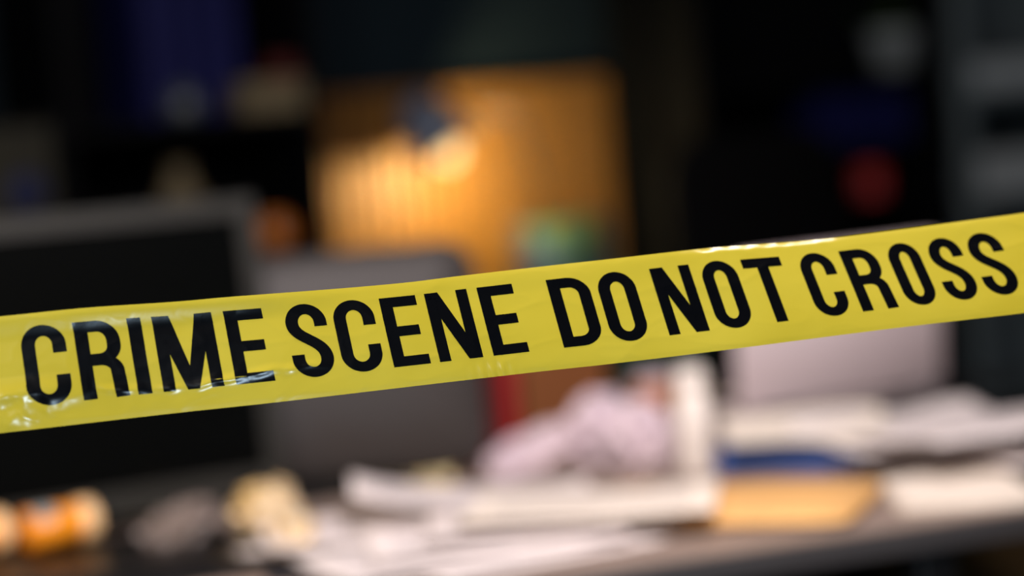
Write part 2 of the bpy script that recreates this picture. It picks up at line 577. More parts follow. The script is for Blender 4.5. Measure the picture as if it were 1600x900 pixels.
# glyphs: strokes are grids in letter space (x 0..W, y 0..1), pen widths S (upright) and B (level)
def glyph(ch, W, S=0.175, B=0.142):
    st = []   # list of (left polyline, right polyline)

    def bar(p, q, r_, s_):      # quad p-q (left side) r-s (right side)
        n = 24
        st.append(([(p[0] + (q[0] - p[0]) * i / n, p[1] + (q[1] - p[1]) * i / n) for i in range(n + 1)],
                   [(r_[0] + (s_[0] - r_[0]) * i / n, r_[1] + (s_[1] - r_[1]) * i / n) for i in range(n + 1)]))

    def rect(x0, x1, y0, y1):
        if x1 - x0 > y1 - y0:
            bar((x0, y0), (x1, y0), (x0, y1), (x1, y1))
        else:
            bar((x0, y0), (x0, y1), (x1, y0), (x1, y1))

    def sweep(path, closed=False):
        n = len(path)
        L, Rr = [], []
        for i in range(n):
            a = path[(i - 1) % n if closed else max(i - 1, 0)]
            b = path[(i + 1) % n if closed else min(i + 1, n - 1)]
            dx, dy = b[0] - a[0], b[1] - a[1]
            l = math.hypot(dx, dy)
            nx, ny_ = -dy / l, dx / l
            L.append((path[i][0] + nx * S / 2, path[i][1] + ny_ * B / 2))
            Rr.append((path[i][0] - nx * S / 2, path[i][1] - ny_ * B / 2))
        if closed:
            L.append(L[0])
            Rr.append(Rr[0])
        st.append((L, Rr))

    def arc(cx, cy, a, b, d0, d1, n=14):
        return [(cx + a * math.cos(R(d0 + (d1 - d0) * i / n)), cy + b * math.sin(R(d0 + (d1 - d0) * i / n))) for i in range(n + 1)]

    def line(p, q, n=10):
        return [(p[0] + (q[0] - p[0]) * i / n, p[1] + (q[1] - p[1]) * i / n) for i in range(n + 1)]
    ov = 0.012                       # overshoot of the round letters
    a, bv = W / 2 - S / 2, 0.25 - B / 2 + ov
    if ch == 'I':
        rect(0, W, 0, 1)
    elif ch == 'E':
        rect(0, S, 0, 1)
        rect(S, W, 1 - B, 1)
        rect(S, W, 0, B)
        rect(S, W * 0.92, 0.435, 0.435 + B)
    elif ch == 'T':
        rect(0, W, 1 - B, 1)
        rect(W / 2 - S / 2, W / 2 + S / 2, 0, 1 - B)
    elif ch == 'N':
        rect(0, S * .93, 0, 1)
        rect(W - S * .93, W, 0, 1)
        bar((0.0, 1), (W - S * 1.12, 0), (S * 1.12, 1), (W, 0))
    elif ch == 'M':
        rect(0, S * .95, 0, 1)
        rect(W - S * .95, W, 0, 1)
        bar((0, 1), (W / 2 - S * .46, 0), (S * 1.32, 1), (W / 2 + S * .46, 0))
        bar((W - S * 1.32, 1), (W / 2 - S * .46, 0), (W, 1), (W / 2 + S * .46, 0))
    elif ch == 'O':
        p = arc(W / 2, 0.75, a, bv, 0, 180, 24) + line((S / 2, 0.75), (S / 2, 0.25))[1:-1] + \
            arc(W / 2, 0.25, a, bv, 180, 360, 24) + line((W - S / 2, 0.25), (W - S / 2, 0.75))[1:-1]
        sweep(p, True)
    elif ch == 'C':
        p = line((W - S / 2, 0.645), (W - S / 2, 0.75), 5)[:-1] + arc(W / 2, 0.75, a, bv, 0, 180, 24) + \
            line((S / 2, 0.75), (S / 2, 0.25))[1:-1] + arc(W / 2, 0.25, a, bv, 180, 360, 24) + \
            line((W - S / 2, 0.25), (W - S / 2, 0.365), 5)[1:]
        sweep(p)
    elif ch == 'S':
        q0, q1, q2, q3 = (S / 2, 0.745), (S / 2, 0.53), (W - S / 2, 0.50), (W - S / 2, 0.255)
        bz = []
        for i in range(31):
            t = i / 30
            bz.append(tuple((1 - t)**3 * q0[k] + 3 * (1 - t)**2 * t * q1[k] + 3 * (1 - t) * t * t * q2[k] + t**3 * q3[k] for k in (0, 1)))
        p = line((W - S / 2, 0.69), (W - S / 2, 0.75), 4)[:-1] + arc(W / 2, 0.75, a, bv, 0, 180, 24)[:-1] + bz + \
            arc(W / 2, 0.25, a, bv, 360, 180, 24)[1:] + line((S / 2, 0.25), (S / 2, 0.315), 4)[1:]
        sweep(p)
    elif ch == 'D':
        rect(0, S, 0, 1)
        ax, bx = W * 0.52 - S / 2, 0.25 - B / 2
        p = line((S * .8, 1 - B / 2), (W * .48, 1 - B / 2), 5)[:-1] + arc(W * .48, 0.75, ax, bx, 90, 0, 16) + \
            line((W - S / 2, 0.75), (W - S / 2, 0.25))[1:-1] + arc(W * .48, 0.25, ax, bx, 0, -90, 16) + \
            line((W * .48, B / 2), (S * .8, B / 2), 5)[1:]
        sweep(p)
    elif ch == 'R':
        rect(0, S, 0, 1)
        wx = W * 0.97
        ax, bx = wx * 0.5 - S / 2, 0.2
        top, mid = 1 - B / 2, 0.435 + B / 2
        cy1, cy2 = top - bx, mid + 0.17
        p = line((S * .8, top), (wx * .5, top), 5)[:-1] + arc(wx * .5, cy1, ax, bx, 90, 0, 14) + \
            line((wx - S / 2, cy1), (wx - S / 2, cy2), 4)[1:-1] + arc(wx * .5, cy2, ax, 0.17, 0, -90, 14) + \
            line((wx * .5, mid), (S * .8, mid), 5)[1:]
        sweep(p)
        p = line((S * .8, mid - 0.01), (wx * .48, mid - 0.01), 5)[:-1] + arc(wx * .48, mid - 0.16, wx * .52 - S / 2, 0.15, 90, 0, 14) + \
            line((wx - S / 2, mid - 0.16), (W - S / 2, 0.0), 10)[1:]
        sweep(p)
    return st


LET = [('C', (33, 535), (114, 602)), ('R', (132.6, 628), (205, 621)), ('I', (217.7, 617.7), (239.6, 616)),
       ('M', (257, 614), (352, 604)), ('E', (370.6, 602), (431, 595)),
       ('S', (444, 495), (523, 562)), ('C', (519.6, 491), (599, 555.5)), ('E', (616.4, 574.7), (673.8, 568)),
       ('N', (688.3, 566.6), (755.8, 559)), ('E', (772, 557), (827.7, 550.4)),
       ('D', (882, 545), (940, 515.5)), ('O', (932, 444.6), (1013, 512)),
       ('N', (1047, 526), (1110, 518)), ('O', (1095.5, 429), (1177, 497)), ('T', (1156.6, 407.5), (1217, 401.8)),
       ('C', (1247.7, 412.6), (1328.7, 478)), ('R', (1349, 489), (1405, 481.4)), ('O', (1383, 392.4), (1464.8, 461.8)),
       ('S', (1448, 389.6), (1529.8, 453)), ('S', (1509, 382), (1592, 441.6))]


def to_u(p):
    u = p[0]
    for _ in range(8):
        u = p[0] + cr(KK, u) * (cr(BOTE, u) - p[1])
    return u


TTAB = [(0, 0.118), (200, 0.118), (400, 0.125), (760, 0.13), (1000, 0.135), (1330, 0.142), (1600, 0.15)]
BTAB = [(0, 0.80), (200, 0.80), (400, 0.80), (760, 0.798), (1000, 0.795), (1330, 0.79), (1600, 0.785)]
for ch, pl_, pr_ in LET:
    ua, ub = to_u(pl_), to_u(pr_)
    uc = (ua + ub) / 2
    tt, tb = cr(TTAB, uc), cr(BTAB, uc)
    capx = (cr(BOTE, uc) - cr(TOPE, uc - 30)) * (tb - tt) * 1.0
    W = (ub - ua) / capx
    S = 0.178 if ch != 'I' else W
    lv, lf = [], []
    NA = 6
    for L, Q in glyph(ch, W, S):
        base = len(lv)
        for (x0, y0), (x1, y1) in zip(L, Q):
            for k in range(NA + 1):
                x, y = x0 + (x1 - x0) * k / NA, y0 + (y1 - y0) * k / NA
                lv.append(tape_pt(ua + (ub - ua) * x / W, tb + (tt - tb) * y, 0.00022) - org)
        for i in range(len(L) - 1):
            for k in range(NA):
                q = base + i * (NA + 1) + k
                lf.append((q, q + 1, q + NA + 2, q + NA + 1))
    o = obj('letter', lv, lf, M_print, tape, True)
    bm = bmesh.new()
    bm.from_mesh(o.data)
    for f in bm.faces:                      # all printed faces look towards the reader
        f.normal_update()
        if f.normal.dot(fwd) > 0:
            f.normal_flip()
    bm.to_mesh(o.data)
    bm.free()

# ------------------------------------------------------------------ computer screens
# left monitor: silver bezel, dark screen
LM_Y = 2.97
mr = on_y(440, 766, LM_Y)
mt_ = on_y(388, 306, LM_Y)
LMH = 0.398
LMW = 0.64
root = thing('desktop_monitor', 'switched-off monitor with thin silver bezel on the desk', 'monitor',
             (mr.x - LMW / 2, LM_Y + 0.06, DESK_H))
tiltm = (R(-5), 0, 0)
z0 = mr.z - DESK_H
hd = (0, -0.06, z0 + LMH / 2)
shell('back_shell', LMW, LMH, 0.012, [(0.004, 0), (0.010, 0), (0.016, 0.03), (0.045, 0.12)], M_shell, root, hd, tiltm)
bz = [('bezel', -LMW / 2, LMW / 2, LMH / 2 - 0.026, LMH / 2), ('bezel', -LMW / 2, LMW / 2, -LMH / 2, -LMH / 2 + 0.036),
      ('bezel', -LMW / 2, -LMW / 2 + 0.026, -LMH / 2 + 0.036, LMH / 2 - 0.026), ('bezel', LMW / 2 - 0.026, LMW / 2, -LMH / 2 + 0.036, LMH / 2 - 0.026)]
for nm, x0, x1, a0, a1 in bz:
    box(nm, x0, x1, -0.008, 0.0038, a0, a1, M_silver, root, 0.001, hd, tiltm, 1)
box('screen', -LMW / 2 + 0.026, LMW / 2 - 0.026, -0.003, 0.0038, -LMH / 2 + 0.036, LMH / 2 - 0.026, M_screen, root, 0, hd, tiltm)
box('neck', -0.035, 0.035, 0.002, 0.025, 0.010, z0 + 0.16, M_blackmetal, root, 0.004)
shell('foot', 0.22, 0.16, 0.03, [(0, 0), (0.008, 0), (0.010, 0.003)], M_blackmetal, root, (0, 0.04, 0.0), (R(90), 0, 0))

# grey monitor seen from behind, rounded corners
GY = 2.95
gr = on_y(764, 640, GY)
gt = on_y(690, 391, GY)
gb = on_y(600, 792, GY)
GW, GH = 0.50, gt.z - (DESK_H + 0.012) + 0.012
root = thing('rear_facing_monitor', 'dark grey monitor with rounded corners turned back to front behind the papers', 'monitor',
             (gr.x - GW / 2 * 0.97, GY + 0.105, DESK_H))
ctr = (0, -0.04, 0.012 + GH / 2)
tg = (R(-4), 0, R(-14))
shell('back_shell', GW, GH, 0.045, [(0.02, 0.004), (0.014, 0), (0.0, 0.0), (-0.012, 0.006), (-0.024, 0.03), (-0.034, 0.075), (-0.040, 0.13)],
      M_shell, root, ctr, tg)
shell('screen', GW - 0.03, GH - 0.03, 0.03, [(0.0205, 0.0), (0.0225, 0.0)], M_screen, root, ctr, tg)
shell('stand_foot', 0.26, 0.17, 0.04, [(0, 0), (0.006, 0), (0.010, 0.006)], M_rubber, root, (0, -0.02, 0.0), (R(90), 0, 0))
box('stand_neck', -0.04, 0.04, -0.012, 0.008, 0.009, 0.05, M_rubber, root, 0.004)

# laptop on a black riser, lid back towards the viewer
LY = 3.02
l0 = on_y(1148, 643, LY)
l1 = on_y(1466, 600, LY)
lt = on_y(1300, 386, LY)
LW = l1.x - l0.x
LHh = (lt.z - (l0.z + l1.z) / 2)
rz = (l0.z + l1.z) / 2 - DESK_H
lx = (l0.x + l1.x) / 2
RH = rz - 0.0185
riser = thing('laptop_riser', 'low black metal riser lifting the silver laptop off the desk', 'stand', (lx, LY + 0.11, DESK_H + 0.0004))
box('platform', -LW / 2 + 0.01, LW / 2 - 0.01, -0.12, 0.12, RH - 0.008, RH, M_blackmetal, riser, 0.002)
for sx in (-1, 1):
    box('side_leg', sx * (LW / 2 - 0.016) - 0.004, sx * (LW / 2 - 0.016) + 0.004, -0.115, 0.115, 0, RH - 0.0082, M_blackmetal, riser, 0.001)
box('front_panel', -LW / 2 + 0.022, LW / 2 - 0.022, -0.112, -0.106, 0.0, RH - 0.0082, M_blackmetal, riser, 0.001)
lap = thing('laptop', 'open silver laptop on black riser seen from behind its lid', 'laptop', (lx, LY + 0.11, DESK_H + RH))
shell('base', LW, 0.23, 0.014, [(0, 0.003), (0.003, 0), (0.014, 0), (0.016, 0.002)], M_lid, lap, (0, 0.005, 0.0005), (R(90), 0, 0))
for sx in (-1, 1):
    tube('hinge', [(sx * LW * .3 - 0.03, -0.112, 0.016), (sx * LW * .3 + 0.03, -0.112, 0.016)], 0.006, M_rubber, lap)
lidz = LHh / 2 + 0.018
shell('lid', LW, LHh, 0.014, [(-0.004, 0.002), (-0.002, 0), (0.004, 0)], M_lid, lap, (0, -0.118 - 0.008, lidz), (R(4), 0, 0))
shell('display', LW - 0.01, LHh - 0.01, 0.01, [(0.0042, 0), (0.005, 0)], M_screen, lap, (0, -0.118 - 0.008, lidz), (R(4), 0, 0))
box('keyboard', -LW / 2 + 0.02, LW / 2 - 0.02, -0.085, 0.03, 0.0167, 0.0185, M_rubber, lap, 0.0005)
box('trackpad', -0.05, 0.05, 0.045, 0.11, 0.0167, 0.0174, M_shell, lap, 0.0003)


# ------------------------------------------------------------------ paper
def sheet(name, px, py, rz_, lift, label, m=None, wd=0.21, ln=0.297, amp=0.004, seed=0, curl=0.0, curl_side=0, lines=True, group='loose sheets on the desk'):
    p = on_h(px, py, DESK_H + lift)
    root_ = thing(name, label, 'paper', (p.x, p.y, DESK_H), rz_, group)
    nx_, ny_ = 20, 14
    vs_, fs_ = [], []

    def zz(x, y):
        n = noise.noise(Vector((x * 7 + seed * 3.7, y * 7, seed * 1.3)))
        n2 = noise.noise(Vector((x * 16 + seed, y * 13, seed * 2.1)))
        e = (x / ln + 0.5, 0.5 - x / ln, y / wd + 0.5, 0.5 - y / wd)[curl_side]
        return lift + 0.0006 + max(0, amp * (n + 0.5)) + amp * .35 * (n2 + .6) * .6 + curl * max(0, e - 0.45) ** 2 * 3.3
    for j in range(ny_ + 1):
        for i in range(nx_ + 1):
            x, y = -ln / 2 + ln * i / nx_, -wd / 2 + wd * j / ny_
            vs_.append((x, y, zz(x, y)))
    for j in range(ny_):
        for i in range(nx_):
            a = j * (nx_ + 1) + i
            fs_.append((a, a + 1, a + nx_ + 2, a + nx_ + 1))
    o = obj('sheet', vs_, fs_, m or M_paper, root_, True)
    so = o.modifiers.new('thick', 'SOLIDIFY')
    so.thickness, so.offset = 0.0004, -1
    if lines:
        for k in range(9):
            y = wd * (0.36 - 0.085 * k)
            x0, x1 = -ln * 0.40, ln * (0.40 if k % 4 != 3 else 0.05)
            lv, lf = [], []
            for i in range(13):
                x = x0 + (x1 - x0) * i / 12
                lv += [(x, y - 0.0014, zz(x, y - 0.0014) + 0.0006), (x, y + 0.0014, zz(x, y + 0.0014) + 0.0006)]
            for i in range(12):
                lf.append((2 * i, 2 * i + 2, 2 * i + 3, 2 * i + 1))
            obj('text_line', lv, lf, M_ink, root_)
    return root_


def crumple(name, px, py, h, size, seed, m, label, cat, sub=4, rot=(0, 0, 0), rough=0.5, group=None, parts=None):
    """wad with sharp folds; base resting at height h"""
    bm = bmesh.new()
    bmesh.ops.create_icosphere(bm, subdivisions=sub, radius=1.0)
    for v in bm.verts:
        d = v.co.normalized()
        r_ = 1 - rough * 0.5 + rough * (0.55 * ridge(d * 1.4 + Vector((seed, 0, 0))) + 0.32 * ridge(d * 3.1 + Vector((0, seed, 0))) +
                                          0.15 * noise.noise(d * 7 + Vector((0, 0, seed)))) * 0.8
        v.co = d * r_
    e = Matrix.Rotation(rot[2], 3, 'Z') @ Matrix.Rotation(rot[1], 3, 'Y') @ Matrix.Rotation(rot[0], 3, 'X')
    for v in bm.verts:
        v.co = e @ Vector((v.co.x * size[0], v.co.y * size[1], v.co.z * size[2]))
    zs = sorted(v.co.z for v in bm.verts)
    zcut = zs[0] + (zs[-1] - zs[0]) * 0.12
    for v in bm.verts:
        v.co.z = max(v.co.z, zcut) - zcut
    p = on_h(px, py, h)
    o = from_bm(name, bm, m, None, False, (p.x, p.y, h + 0.0006))
    return tag(o, label, cat, group)


sheet('paper_sheet', 596, 842, R(14), 0.001, 'white printed sheet lying closest to the gold foil wrapper', seed=1, amp=0.004)
sheet('paper_sheet', 690, 866, R(-6), 0.005, 'white printed sheet nearest the front edge of the desk', seed=2, amp=0.004)
sheet('paper_sheet', 770, 838, R(-22), 0.010, 'white printed sheet overlapping the front sheet, centre of the paper spread', seed=3, amp=0.005)
sheet('paper_sheet', 740, 790, R(-26), 0.020, 'rumpled white sheet at the rear corner of the spread by grey monitor', seed=4, amp=0.014, curl=0.03, curl_side=1)
sheet('paper_sheet', 862, 806, R(-30), 0.020, 'white sheet reaching across to the tan envelope', seed=5, amp=0.005)
sheet('paper_sheet', 925, 788, R(-36), 0.031, 'warm white sheet resting on top of the tan envelope', m=M_paper2, seed=6, amp=0.005)

sheet('paper_sheet', 600, 822, R(-18), 0.013, 'white printed sheet behind the gold foil ball, under the rumpled one', seed=21, amp=0.004)
sheet('paper_sheet', 800, 862, R(4), 0.0015, 'lowest white sheet of the spread, partly hidden at the desk front', seed=22, amp=0.003)

# tan envelope: padded pillow with a flap
pe = on_h(1128, 801, DESK_H)
env = thing('padded_envelope', 'thick tan kraft envelope lying on the desk under the white sheets', 'envelope', (pe.x, pe.y, DESK_H), R(-48))
vs, fs = [], []
EN, EM, EL, EW = 28, 18, 0.36, 0.25
for side in (0, 1):
    for j in range(EM + 1):
        for i in range(EN + 1):
            a, b = i / EN * 2 - 1, j / EM * 2 - 1
            puff = (max(0, 1 - abs(a) ** 5) * max(0, 1 - abs(b) ** 4)) ** 0.5
            n = noise.noise(Vector((a * 2.2, b * 1.8, side * 3 + .5)))
            zt = 0.008 + puff * (0.016 + 0.004 * n)
            rc = 1 - 0.05 * (abs(a) ** 6) * (abs(b) ** 6)
            vs.append((a * EL / 2 * rc, b * EW / 2 * rc, zt if side else 0.0075 - puff * 0.007))
for side in (0, 1):
    o0 = side * (EN + 1) * (EM + 1)
    for j in range(EM):
        for i in range(EN):
            a = o0 + j * (EN + 1) + i
            f = (a, a + 1, a + EN + 2, a + EN + 1)
            fs.append(f if side else f[::-1])
n1 = (EN + 1) * (EM + 1)
rim = [i for i in range(EN + 1)] + [(j * (EN + 1) + EN) for j in range(1, EM + 1)] + \
      [EM * (EN + 1) + i for i in range(EN - 1, -1, -1)] + [j * (EN + 1) for j in range(EM - 1, 0, -1)]
for k in range(len(rim)):
    a, b = rim[k], rim[(k + 1) % len(rim)]
    fs.append((a, b, b + n1, a + n1))
obj('body', vs, fs, M_kraft, env, True)
lv, lf = [], []
for i in range(EN + 1):
    for j in range(5):
        a, b = i / EN * 2 - 1, 0.55 + 0.42 * j / 4
        puff = (max(0, 1 - abs(a) ** 5) * max(0, 1 - abs(b) ** 4)) ** 0.5
        n = noise.noise(Vector((a * 2.2, b * 1.8, 3.5)))
        lv.append((a * EL / 2 * .985, b * EW / 2, 0.0098 + puff * (0.016 + 0.004 * n)))
for i in range(EN):
    for j in range(4):
        q = i * 5 + j
        lf.append((q, q + 5, q + 6, q + 1))
obj('flap', lv, lf, M_kraft, env, True)


def book(name, loc, rz_, L, Wd, T, m, label, cat='book', group=None, pages=None, upright=False):
    """closed hardback lying flat (spine towards -y) or standing (spine towards -y)"""
    r_ = thing(name, label, cat, loc, rz_, group)
    if upright:                                     # T along x, Wd depth along y, L height
        box('cover', -T / 2, -T / 2 + 0.003, -Wd / 2 + .002, Wd / 2, 0, L, m, r_, 0.0008, seg=1)
        box('cover', T / 2 - 0.003, T / 2, -Wd / 2 + .002, Wd / 2, 0, L, m, r_, 0.0008, seg=1)
        box('spine', -T / 2, T / 2, -Wd / 2 - 0.003, -Wd / 2 + .0018, 0, L, m, r_, 0.0008, seg=1)
        box('page_block', -T / 2 + 0.0032, T / 2 - 0.0032, -Wd / 2 + 0.002, Wd / 2 - 0.004, 0.003, L - 0.004, pages or M_paper2, r_)
    else:
        box('cover', -L / 2, L / 2, -Wd / 2 + .002, Wd / 2, 0, 0.003, m, r_, 0.0008, seg=1)
        box('cover', -L / 2, L / 2, -Wd / 2 + .002, Wd / 2, T - 0.003, T, m, r_, 0.0008, seg=1)
        box('spine', -L / 2, L / 2, -Wd / 2 - 0.004, -Wd / 2 + .0018, 0, T, m, r_, 0.0012, seg=1)
        box('page_block', -L / 2 + 0.004, L / 2 - 0.004, -Wd / 2 + 0.002, Wd / 2 - 0.004, 0.0032, T - 0.0032, pages or M_paper2, r_)
    return r_


pb = on_h(1242, 728, DESK_H)
book('hardback_book', (pb.x, pb.y, DESK_H), R(-44), 0.185, 0.13, 0.036, M_blue, 'blue hardback lying between envelope and laptop')
bt = 0.036
sheet('paper_sheet', 1262, 683, R(-30), bt + 0.004, 'curled warm white sheet on top of the blue hardback', m=M_paper2, seed=11, amp=0.010, curl=0.022, curl_side=2, wd=0.17, ln=0.22, lines=False)
sheet('paper_sheet', 1462, 706, R(-20), 0.001, 'white sheet between the blue hardback and the pile at the desk end', seed=12, amp=0.007, curl=0.004, curl_side=0, wd=0.20, ln=0.25, lines=False)
sheet('paper_sheet', 1440, 684, R(-6), 0.030, 'rumpled white sheet in front of the silver laptop corner', seed=13, amp=0.014, curl=0.018, curl_side=2)
sheet('paper_sheet', 1560, 672, R(-8), 0.050, 'white printed sheet on the pile at the far end of the desk', seed=14, amp=0.012)
sheet('paper_sheet', 1600, 700, R(12), 0.018, 'white sheet under the pile at the far end of the desk', seed=15, amp=0.006, curl=0.0, lines=False)
pr = on_h(1492, 775, DESK_H)
rep = thing('stapled_report', 'cream stapled report lying at the front edge beside the envelope', 'report', (pr.x, pr.y, DESK_H), R(-30))
for k in range(5):
    box('page', -0.078 + 0.001 * k, 0.078 + 0.0007 * k, -0.095, 0.095, 0.0005 + 0.0024 * k, 0.0005 + 0.0024 * k + 0.0022, M_paper2, rep, 0.0005, seg=1, rot=(0, 0, R(0.7 * (k % 3 - 1))))
tube('staple', [(-0.070, 0.08, 0.0125), (-0.058, 0.086, 0.0125)], 0.0006, M_silver, rep, 6)

# ------------------------------------------------------------------ things on the desk, middle
pbot = on_h(1102, 742, DESK_H)
bot = thing('plastic_bottle', 'slim white plastic bottle standing between crumpled tissue and laptop', 'bottle', (pbot.x, pbot.y + 0.02, DESK_H))
lathe('body', [(0, 0.0), (0.0225, 0.0), (0.0245, 0.003), (0.0245, 0.098), (0.023, 0.106), (0.016, 0.114), (0.0125, 0.116), (0, 0.116)], M_whiteplastic, bot)
lathe('cap', [(0.0, 0.1165), (0.0205, 0.1165), (0.0215, 0.118), (0.0212, 0.136), (0.018, 0.142), (0, 0.144)], M_whiteplastic, bot)

crumple('crumpled_tissue', 838, 733, DESK_H, (0.085, 0.05, 0.028), 2.3, M_tissue, 'flattened pinkish crumpled tissue beside the grey monitor', 'tissue', rough=0.7, rot=(0, R(-14), R(6)), group='crumpled tissues')
crumple('crumpled_tissue', 948, 722, DESK_H, (0.058, 0.05, 0.052), 5.1, M_tissue, 'tall crumpled tissue in the middle of the tissue heap', 'tissue', rough=0.85, rot=(0, R(-12), R(20)), group='crumpled tissues')
crumple('crumpled_tissue', 1000, 733, DESK_H, (0.045, 0.045, 0.052), 8.7, M_tissue, 'upright crumpled tissue beside the white bottle', 'tissue', rough=0.8, rot=(0, R(15), R(0)), group='crumpled tissues')
crumple('crumpled_tissue', 1060, 728, DESK_H, (0.028, 0.028, 0.04), 4.4, M_tissue, 'small crumpled tissue squeezed against the white bottle', 'tissue', rough=0.6, group='crumpled tissues')
# dark tray behind the heap carries an orange
tray_p = on_h(985, 712, DESK_H)
pj = on_h(1045, 700, DESK_H)
cup = thing('takeaway_cup', 'pale takeaway cup with orange sleeve behind the crumpled tissues', 'cup', (pj.x, pj.y + 0.03, DESK_H))
lathe('cup_body', [(0, 0.0), (0.024, 0.0), (0.032, 0.098), (0.0335, 0.1), (0.032, 0.102), (0.030, 0.098), (0.0225, 0.004), (0, 0.004)], M_tissue, cup)
lathe('sleeve', [(0.0285, 0.045), (0.0305, 0.046), (0.0335, 0.094), (0.0325, 0.0945)], M_orange, cup)

# brown carton, red binder, dark green box file, behind the heap
pc = on_h(874, 706, DESK_H)
ct = thing('cardboard_carton', 'brown cardboard carton standing behind the crumpled tissues', 'box', (pc.x + 0.01, pc.y + 0.05, DESK_H), R(4))
box('carton_body', -0.075, 0.075, -0.06, 0.06, 0, 0.17, M_cardboard, ct, 0.002)
box('flap', -0.075, 0.075, -0.06, -0.002, 0.1705, 0.173, M_cardboard, ct, 0.0008, seg=1)
box('flap', -0.075, 0.075, 0.002, 0.06, 0.1705, 0.173, M_cardboard, ct, 0.0008, seg=1)
box('packing_tape', -0.0755, 0.0755, -0.015, 0.015, 0.1732, 0.1736, M_beige, ct)
prd = on_h(800, 724, DESK_H)
book('red_book', (prd.x, prd.y + 0.07, DESK_H), R(3), 0.19, 0.14, 0.026, M_red, 'red hardback standing upright between grey monitor and carton', upright=True)
pgf = on_h(980, 690, DESK_H)
bf = thing('box_file', 'dark green box file standing behind the white bottle', 'box file', (pgf.x + 0.055, pgf.y + 0.06, DESK_H), R(0))
box('case', -0.07, 0.07, -0.09, 0.09, 0, 0.24, M_green, bf, 0.002)
box('label_card', -0.03, 0.03, -0.0915, -0.0903, 0.14, 0.19, M_beige, bf)
lathe('finger_ring', [(0.008, 0.0), (0.012, 0.0), (0.012, 0.002), (0.008, 0.002), (0.008, 0.0)], M_silver, bf, 20, (0, -0.0903, 0.06), (R(90), 0, 0))

# ------------------------------------------------------------------ things on the desk, left
pp = on_h(150, 880, DESK_H)
pad = thing('desk_pad', 'black leather desk pad under the orange pill bottles', 'desk pad', (pp.x - 0.04, pp.y - 0.04, DESK_H))
shell('mat', 0.48, 0.40, 0.012, [(-0.0, 0), (-0.0025, 0), (-0.003, 0.001)], M_pad, pad, (0, 0, 0), (R(-90), 0, 0))
shell('writing_surface', 0.47, 0.39, 0.010, [(-0.0031, 0), (-0.0033, 0)], M_pad, pad, (0, 0, 0), (R(-90), 0, 0))
PADT = 0.0034


def pill_bottle(px, py, rz_, label):
    p = on_h(px, py, DESK_H + 0.02)
    r_ = 0.021
    t = thing('pill_bottle', label, 'pill bottle', (p.x, p.y, DESK_H + PADT + (r_ + 0.0012) * 1.22), 0, 'pill bottles')
    t.rotation_euler = (0, R(90), rz_)
    t.scale = (1.22, 1.22, 1.22)
    lathe('vial', [(0, -0.04), (r_ - 0.003, -0.04), (r_ - 0.0005, -0.0385), (r_ - 0.0005, 0.012), (r_ - 0.004, 0.0155), (r_ - 0.004, 0.018), (0, 0.018)], M_amber, t)
    lathe('cap', [(0, 0.0185), (r_, 0.0185), (r_ + 0.001, 0.020), (r_ + 0.001, 0.034), (r_ - 0.001, 0.036), (0, 0.0365)], M_cap, t)
    # paper label wrapped over part of the vial
    lv_, lf_ = [], []
    for i in range(13):
        a = R(120 + 120 * i / 12)
        for z in (-0.034, -0.010):
            lv_.append(((r_ + 0.0002) * math.cos(a), (r_ + 0.0002) * math.sin(a), z))
    for i in range(12):
        lf_.append((2 * i, 2 * i + 1, 2 * i + 3, 2 * i + 2))
    obj('paper_label', lv_, lf_, M_box, t, True)
    return t


pill_bottle(96, 834, R(6), 'orange pill bottle with pale cap lying on the black pad')
pill_bottle(-42, 852, R(12), 'orange pill bottle cut off by the picture edge, cap toward the other')
crumple('plastic_bag', 285, 846, DESK_H, (0.06, 0.035, 0.024), 12.3, mat('clear_film', (150, 136, 130), 0.25, 0.5, trans=0.3, coat=0.3),
        'crumpled clear plastic bag between the pill bottles and the gold wrapper', 'plastic bag', rough=0.9, rot=(0, R(-12), R(10)))
crumple('foil_wrapper', 420, 838, DESK_H, (0.042, 0.032, 0.038), 3.9, M_gold, 'crumpled gold and white foil wrapper below the monitor corner', 'wrapper', rough=0.9)
crumple('foil_wrapper', 462, 862, DESK_H, (0.026, 0.024, 0.026), 7.2, M_gold, 'small gold foil ball touching the white sheets', 'wrapper', rough=0.8)
pn = on_h(500, 896, DESK_H)
book('notebook', (pn.x, pn.y, DESK_H), R(-20), 0.12, 0.075, 0.006, mat('black_navy_cover', (18, 22, 34), 0.5, 0.35), 'thin navy notebook at the front edge below the papers', 'notebook')

# ------------------------------------------------------------------ sideboard with lamp and picture
SBY0, SBY1 = WALL_Y - 0.46, WALL_Y - 0.04
sbx0, sbx1 = on_y(508, 250, WALL_Y - 0.34).x + 0.006, on_y(1030, 500, SBY0).x
sb = thing('sideboard', 'low black sideboard along the slat panel carrying the lamp', 'sideboard', ((sbx0 + sbx1) / 2, SBY0, 0))
SW2 = (sbx1 - sbx0) / 2
SBH = 0.80
box('top', -SW2, SW2, 0, SBY1 - SBY0, SBH - 0.025, SBH, M_black, sb, 0.002)
box('carcass', -SW2 + 0.01, SW2 - 0.01, 0.02, SBY1 - SBY0, 0.08, SBH - 0.0255, M_black, sb, 0.002)
for k in (-1, 1):
    d = box('door', k * SW2 / 2 - SW2 / 2 + 0.012, k * SW2 / 2 + SW2 / 2 - 0.012, 0.002, 0.0195, 0.09, SBH - 0.032, M_black, sb, 0.002)
    tube('handle', [(k * 0.03, -0.012, SBH - 0.20), (k * 0.03, -0.012, SBH - 0.08)], 0.004, M_silver, d, 8)
for kx in (-1, 1):
    for ky in (0.05, SBY1 - SBY0 - 0.05):
        box('foot', kx * (SW2 - 0.06) - 0.02, kx * (SW2 - 0.06) + 0.02, ky - 0.02, ky + 0.02, 0, 0.0795, M_black, sb, 0.002)

